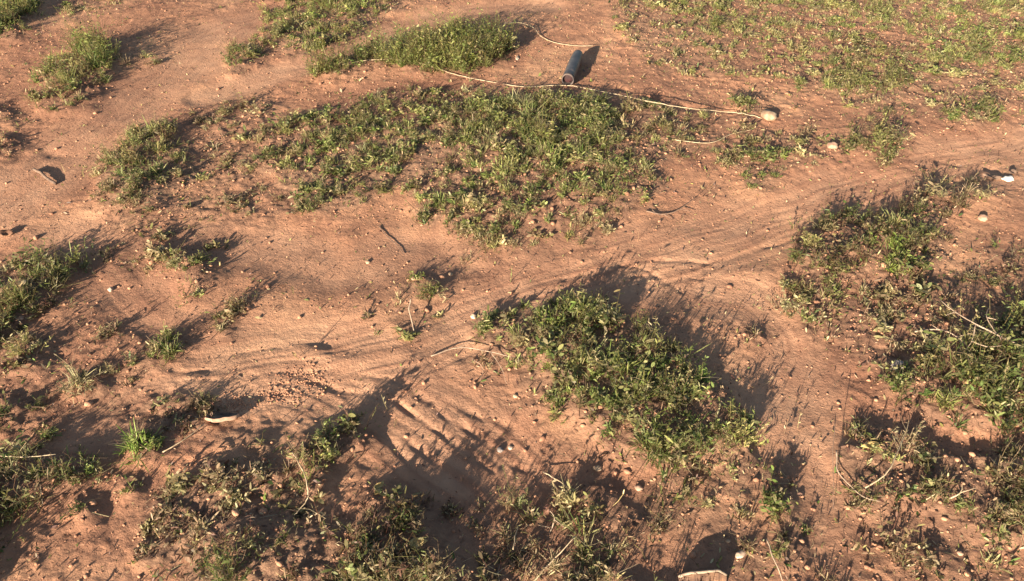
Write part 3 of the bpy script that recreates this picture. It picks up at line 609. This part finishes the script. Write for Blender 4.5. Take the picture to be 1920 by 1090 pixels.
def tube(name, pts, rad, mat, label=None, cat=None, taper=.6, parent=None, seg=6, n=5, jit=.0, seed=0, kids=()):
    """tube through 3-D points; kids = side twigs as sub lines"""
    if name == 'stick': name = cat; rad *= .75; jit = max(jit, .0007)
    r = np.random.default_rng(seed)
    P = np.array([np.array(p) for p in smooth_pts([tuple(p) for p in pts], n)]); 
    if jit: P += r.normal(0, jit, P.shape) * np.array([1, 1, .4])
    Tn = unit(np.gradient(P, axis=0)); A = unit(np.cross(Tn, np.array([0.13, .21, 1.0]))); Bn = np.cross(Tn, A)
    k = np.linspace(0, 1, len(P)); rr = rad * (1 - (1 - taper) * k) * (1 + .12 * noise(k * 9, k * 0 + seed, 79))
    a = np.arange(seg) * 2 * np.pi / seg
    V = P[:, None] + (A[:, None] * np.cos(a)[None, :, None] + Bn[:, None] * np.sin(a)[None, :, None]) * rr[:, None, None]
    m = len(P); ii = np.arange(m - 1)[:, None] * seg + np.arange(seg)[None]; jj = np.arange(m - 1)[:, None] * seg + (np.arange(seg)[None] + 1) % seg
    Q = np.stack([ii, jj, jj + seg, ii + seg], -1).reshape(-1, 4)
    V = V.reshape(-1, 3); caps = np.array([list(range(seg))[::-1], list(range((m - 1) * seg, m * seg))])
    org = np.array(P[0]) if parent is None else np.array(parent.location)
    o = mesh_from(name, V - org, [Q, caps], mat, None, True, parent)
    if parent is None: o.location = org
    if label: tag(o, label, cat, 'dead stalks and twigs on the soil' if cat in ('stalk', 'stem', 'straw', 'twig', 'stick') else None)
    return o
def line(pts): return [G3(p[0], p[1], p[2] if len(p) > 2 else .003) for p in pts]
def raised(px, py, z):
    """point z metres above the terrain that lies on the sight line of the survey pixel"""
    x, y = Wg(px, py)
    for _ in range(5): x, y = W0(px, py, hgt(x, y) + z)
    return Vector((float(x), float(y), float(hgt(x, y)) + z))
def air(pts): return [raised(*p) for p in pts]
tube('cord', air([(640,122,.003),(690,114,.006),(745,112,.008),(800,122,.012),(850,139,.008),(915,153,.004),(985,163,.004),(1050,160,.01),(1100,166,.012),(1160,178,.022),(1220,191,.032),(1290,203,.026),(1350,209,.012),(1400,214,.004),(1428,222,.003)]), .0019, straw,
     'long pale cord running past the dark grey pipe to the cream stone', 'cord', .9, n=6, jit=.0016)
tube('cord', air([(945,44,.006),(975,43,.02),(1000,52,.012),(1014,68,.008),(1040,80,.006),(1080,86,.008),(1112,86,.02)]), .0019, straw,
     'short pale cord curling behind the grey pipe at the top', 'cord', .8, n=6, seed=2)
tube('stick', air([(996,1096,.01),(1030,1058,.03),(1080,1005,.055)]), .0024, straw, 'straight pale straw stalk slanting up from the bottom edge', 'stalk', .6)
tube('stick', air([(710,424,.003),(728,446,.006),(742,458,.004),(757,477,.003)]), .0024, twigm, 'thin dark twig on bare soil below the two dark green tufts', 'twig', .6)
tube('stick', air([(64,318,.006),(82,328,.014),(104,345,.006)]), .009, twigm, 'short thick dark stick on pale sand at the left', 'stick', .9, n=3, jit=.002)
tube('stick', air([(1622,915,.01),(1660,890,.03),(1682,850,.035),(1704,794,.03)]), .0026, straw, 'bent pale stick rising through the sparse lower right weeds', 'stick', .6)
tube('stick', air([(1566,785,.075),(1562,860,.05),(1563,955,.002)]), .0016, twigm, 'thin dark upright stem left of the bent pale stick', 'stem', .5)
tube('stick', air([(1568,845,.03),(1572,885,.02),(1592,908,.02),(1618,932,.015),(1650,940,.005)]), .0024, pale, 'pale arched stem at the left edge of the sparse lower right weeds', 'stem', .6)
tube('stick', air([(1437,1010,.03),(1452,1050,.03),(1470,1095,.02)]), .0024, pale, 'pale stalk running off the bottom edge below the narrow leafy strip', 'stalk', .7)
tube('stick', air([(548,848,.02),(566,878,.045),(577,915,.045),(574,940,.03),(552,966,.006)]), .0024, straw, 'curved pale stem around the hook shaped clump', 'stem', .6)
tube('stick', air([(770,560,.05),(768,585,.03),(777,622,.003)]), .0032, pale, 'upright pale dead stalk in the flattened brown middle weed', 'stalk', .7)
tube('stick', air([(305,848,.01),(340,828,.02),(384,795,.012)]), .0024, straw, 'pale straw slanting towards the flat stone slab', 'stalk', .6)
tube('stick', air([(1018,885,.01),(1045,900,.02),(1072,920,.02)]), .0022, straw, 'short pale stalk at the lower end of the rill', 'stalk', .6)
tube('stick', air([(962,1030,.05),(968,1000,.03),(972,985,.002)]), .002, straw, 'short upright straw above the long slanting bottom stalk', 'stalk', .6)
tube('stick', air([(1260,262,.004),(1330,268,.008),(1370,252,.012),(1412,243,.006)]), .0022, straw, 'thin pale straw lying below the cord, left of the cream stone', 'straw', .7)
tube('stick', air([(2,600,.004),(20,592,.01),(40,605,.02)]), .002, straw, 'pale straw at the foot of the left edge clump', 'straw', .6)
tube('stick', air([(0,855,.01),(50,857,.02),(105,852,.03)]), .002, straw, 'pale straw lying level on the long low weed bank', 'straw', .6)
# branching twigs
def branch(label, cat, lines, rad, mat, name='twig_branch'):
    o0 = raised(*lines[0][0]); e = empty(name, o0, label, cat)
    for k, l in enumerate(lines): tube('stem' if k == 0 else 'side_twig', air(l), rad * (1 if k == 0 else .6), mat, taper=.4, parent=e, seed=k, jit=.0006)
branch('pale thorny branching twig by the right edge above the dense weeds', 'twig',
       [[(1925,655,.03),(1870,628,.06),(1830,608,.075),(1790,585,.07),(1762,562,.06)], [(1830,608,.075),(1822,640,.05),(1808,660,.03)], [(1870,628,.06),(1850,595,.08),(1855,575,.085)],
        [(1850,595,.08),(1868,600,.085)], [(1790,585,.07),(1772,592,.07)], [(1822,640,.05),(1850,650,.05),(1880,648,.05)]], .003, pale)
branch('pale curved dead twig lying left of the thorny one, over yellow dry weeds', 'twig',
       [[(1715,622,.015),(1760,618,.03),(1795,632,.03),(1815,655,.02),(1808,672,.01)], [(1795,632,.03),(1822,625,.04)], [(1760,618,.03),(1745,608,.03)]], .0026, pale)
branch('low dead twig with brown leaves on the soil right of the middle mat', 'twig',
       [[(1212,396,.004),(1245,402,.008),(1275,392,.015),(1306,368,.03)], [(1245,402,.008),(1262,412,.004)], [(1275,392,.015),(1300,398,.01)], [(1230,400,.006),(1216,386,.012)]], .003, twigm)
branch('pale dead stalks fanning over soil left of the big leafy clump', 'twig',
       [[(808,668,.004),(860,652,.015),(920,660,.02),(965,672,.01)], [(860,652,.015),(885,640,.02)], [(920,660,.02),(940,690,.015),(950,720,.004)], [(885,672,.004),(905,690,.01),(900,715,.004)]], .002, pale)
branch('thorny grey stalks along the bottom right of the middle soil', 'twig',
       [[(1030,1000,.004),(1040,975,.02),(1030,955,.03)], [(1040,975,.02),(1060,990,.02)], [(1032,990,.01),(1010,985,.02)]], .002, pale)
branch('pale broken straws at the sharp lower right weed edge', 'twig',
       [[(1780,935,.01),(1800,925,.03),(1805,905,.03)], [(1800,925,.03),(1830,915,.03)], [(1735,940,.01),(1755,925,.03)]], .0022, straw)

# dead leaves: small curled plates with thickness
def leaf_plate(px, py, wpx, mat, label, rot=0., tilt=.3, ar=.35, cat='dead leaf', name='dead_leaf', z=.006):
    x, y = Wg(px, py); x, y = float(x), float(y); dep = y * cp + HC * sp_; L = wpx / F * dep
    n = 12; V = []; 
    for side in (0, 1):
        for k in range(n + 1):
            t = k / n; wd = L * ar * .5 * math.sin(math.pi * min(1, max(.02, t)) ** .9) ; 
            for j in (-1, -.4, .4, 1):
                V.append((L * (t - .5), wd * j, .18 * L * (t - .5) ** 2 * 4 * .5 + abs(j) * wd * .5 + side * .0008 + .004 * math.sin(9 * t + j)))
    V = np.array(V); m = (n + 1) * 4; Q = []
    for k in range(n):
        for j in range(3):
            a = k * 4 + j; Q.append([a, a + 4, a + 5, a + 1]); Q.append([a + m, a + 1 + m, a + 5 + m, a + 4 + m])
        for j in (0, 3): a = k * 4 + j; Q.append([a, a + 4, a + 4 + m, a + m] if j == 3 else [a, a + m, a + 4 + m, a + 4])
    o = mesh_from(name, V, [np.array(Q)], mat, None, True); o.location = (x, y, float(hgt(x, y)) + z); o.rotation_euler = (tilt, .1, rot)
    return tag(o, label, cat, 'dead leaves on the soil')
leafbrown = stone_mat('dead_leaf_brown', (.11, .05, .028), (.24, .12, .06), 30.0); leafyel = stone_mat('dead_leaf_yellow', (.40, .28, .10), (.58, .43, .20), 30.0)
leaf_plate(1860, 336, 40, twigm, 'long dark dead leaf touching the white scrap at the right edge', -.15, .2, .3)
leaf_plate(1896, 326, 24, twigm, 'small dark curled leaf above the white scrap at the right edge', .5, .5, .45)
leaf_plate(14, 441, 30, leafbrown, 'reddish brown dead leaf on the left edge at mid height', .1, .4, .5)
leaf_plate(708, 918, 34, leafyel, 'yellow dead leaf standing among the lower middle weeds', 1.2, .9, .5)
leaf_plate(782, 1020, 40, leafyel, 'pale yellow dead leaf above the bottom middle shade', .3, .6, .45)
leaf_plate(700, 1030, 22, leafyel, 'small straw coloured leaf left of the pale yellow one', 1.0, .8, .4)
leaf_plate(1630, 838, 44, leafyel, 'yellow split leaf in the sparse lower right weeds', .2, .5, .3)
leaf_plate(1190, 985, 26, leafbrown, 'brown curled leaf at the bottom beside the sparse stems', .7, .5, .5)
leaf_plate(1085, 985, 30, leafyel, 'tan dead leaf among the sparse bottom stems', 2.2, .6, .5)
leaf_plate(1215, 120, 26, leafyel, 'pale hooked leaf right of the grey pipe', 1.2, .9, .35)

# bark strip at the bottom edge: arched slab with a pale top edge and brown face
def bark():
    a = [np.array(raised(px, py, z)) for px, py, z in ((1272,1082,.012),(1290,1076,.03),(1320,1073,.036),(1345,1071,.034),(1362,1078,.02))]
    P = np.array(smooth_pts(a, 5)); o0 = np.array([P[:, 0].mean(), P[:, 1].mean(), float(hgt(P[:, 0].mean(), P[:, 1].mean()))])
    e = empty('bark_piece', Vector(o0), 'arched bark strip with pale top edge standing on the soil at the bottom', 'bark')
    m = len(P); low = P.copy(); low[:, 2] = hgt(P[:, 0], P[:, 1] - .012) - .004; low[:, 1] -= .012 + .004 * np.sin(np.arange(len(P)) * 1.7)
    V = []; 
    for k in range(m):
        j = .0015 * math.sin(k * 2.1); V += [P[k] + [0, .004, -.0006], P[k] + [0, -.004, -.001], low[k] + [0, -.004 + j, 0], low[k] + [0, .004 + j, 0]]
    V = np.array(V) - o0; Q = []
    for k in range(m - 1):
        for j in range(4): Q.append([k * 4 + j, k * 4 + (j + 1) % 4, k * 4 + 4 + (j + 1) % 4, k * 4 + 4 + j])
    Q += [[3, 2, 1, 0], [(m - 1) * 4 + i for i in range(4)]]
    mesh_from('face', V, [np.array(Q)], stone_mat('bark_brown', (.07, .035, .022), (.17, .09, .05), 35.0), None, False, e)
    tube('pale_edge', [tuple(p + [0, 0, .001]) for p in a], .0034, pale, parent=e, taper=.9, seg=8, jit=.0006)
bark()

# lying grey pipe with dark red end
def cyl():
    A = np.array(G3(1064, 160)); B = np.array(G3(1084, 113)); rad = .030
    ax = B - A; ax[2] = .0; Lc = float(np.linalg.norm(ax)); ax /= Lc; sd_ = np.array([ax[1], -ax[0], 0]); upv = np.array([0, 0, 1.0])
    ctr = A + upv * rad * .92; slope = (B[2] + .008 - A[2]) / Lc
    e = empty('pipe', Vector(A), 'dark grey piece of pipe with a dark red end lying on soil beside the cords', 'pipe')
    metal, nt, bs = newmat('grey_sleeve'); n1 = N(nt, 'ShaderNodeTexNoise', Scale=25.0, Detail=6.0)
    nt.links.new(N(nt, 'ShaderNodeTexCoord').outputs['Object'], n1.inputs['Vector'])
    nt.links.new(ramp(nt, n1.outputs[0], [(.35, (.030, .029, .032)), (.55, (.062, .060, .065)), (.72, (.19, .125, .09))]).outputs[0], bs.inputs['Base Color'])
    bs.inputs['Roughness'].default_value = .5
    red = stone_mat('red_plug', (.022, .006, .006), (.045, .010, .009)); rimm = stone_mat('rim', (.045, .035, .033), (.12, .085, .07))
    def rings(name, prof, mat, caps=True):
        V = []; seg = 28
        for s, rr in prof:
            for k in range(seg):
                a = 2 * math.pi * k / seg; V.append(ctr - A + ax * s + upv * (slope * s) + (sd_ * math.cos(a) + upv * math.sin(a)) * rr)
        m = len(prof); Q = [[i * seg + k, i * seg + (k + 1) % seg, (i + 1) * seg + (k + 1) % seg, (i + 1) * seg + k] for i in range(m - 1) for k in range(seg)]
        return mesh_from(name, np.array(V), [np.array(Q)] + ([np.array([list(range(seg))[::-1], list(range((m - 1) * seg, m * seg))])] if caps else []), mat, None, True, e)
    rings('body', [(.032, rad * .78), (.010, rad * .84), (.008, rad * .985), (.02, rad), (Lc * .3, rad * 1.03), (Lc * .6, rad), (Lc * .85, rad * .96), (Lc * .95, rad * .86), (Lc * .985, rad * .6), (Lc, rad * .3)], metal)
    rings('rim', [(.030, rad * .80), (.0, rad * .82), (-.003, rad * .86), (-.003, rad * .99), (.003, rad * 1.045), (.010, rad * 1.02)], rimm, False)
    rings('end_plug', [(.014, rad * .2), (.015, rad * .60), (.018, rad * .76), (.026, rad * .78)], red)
cyl()
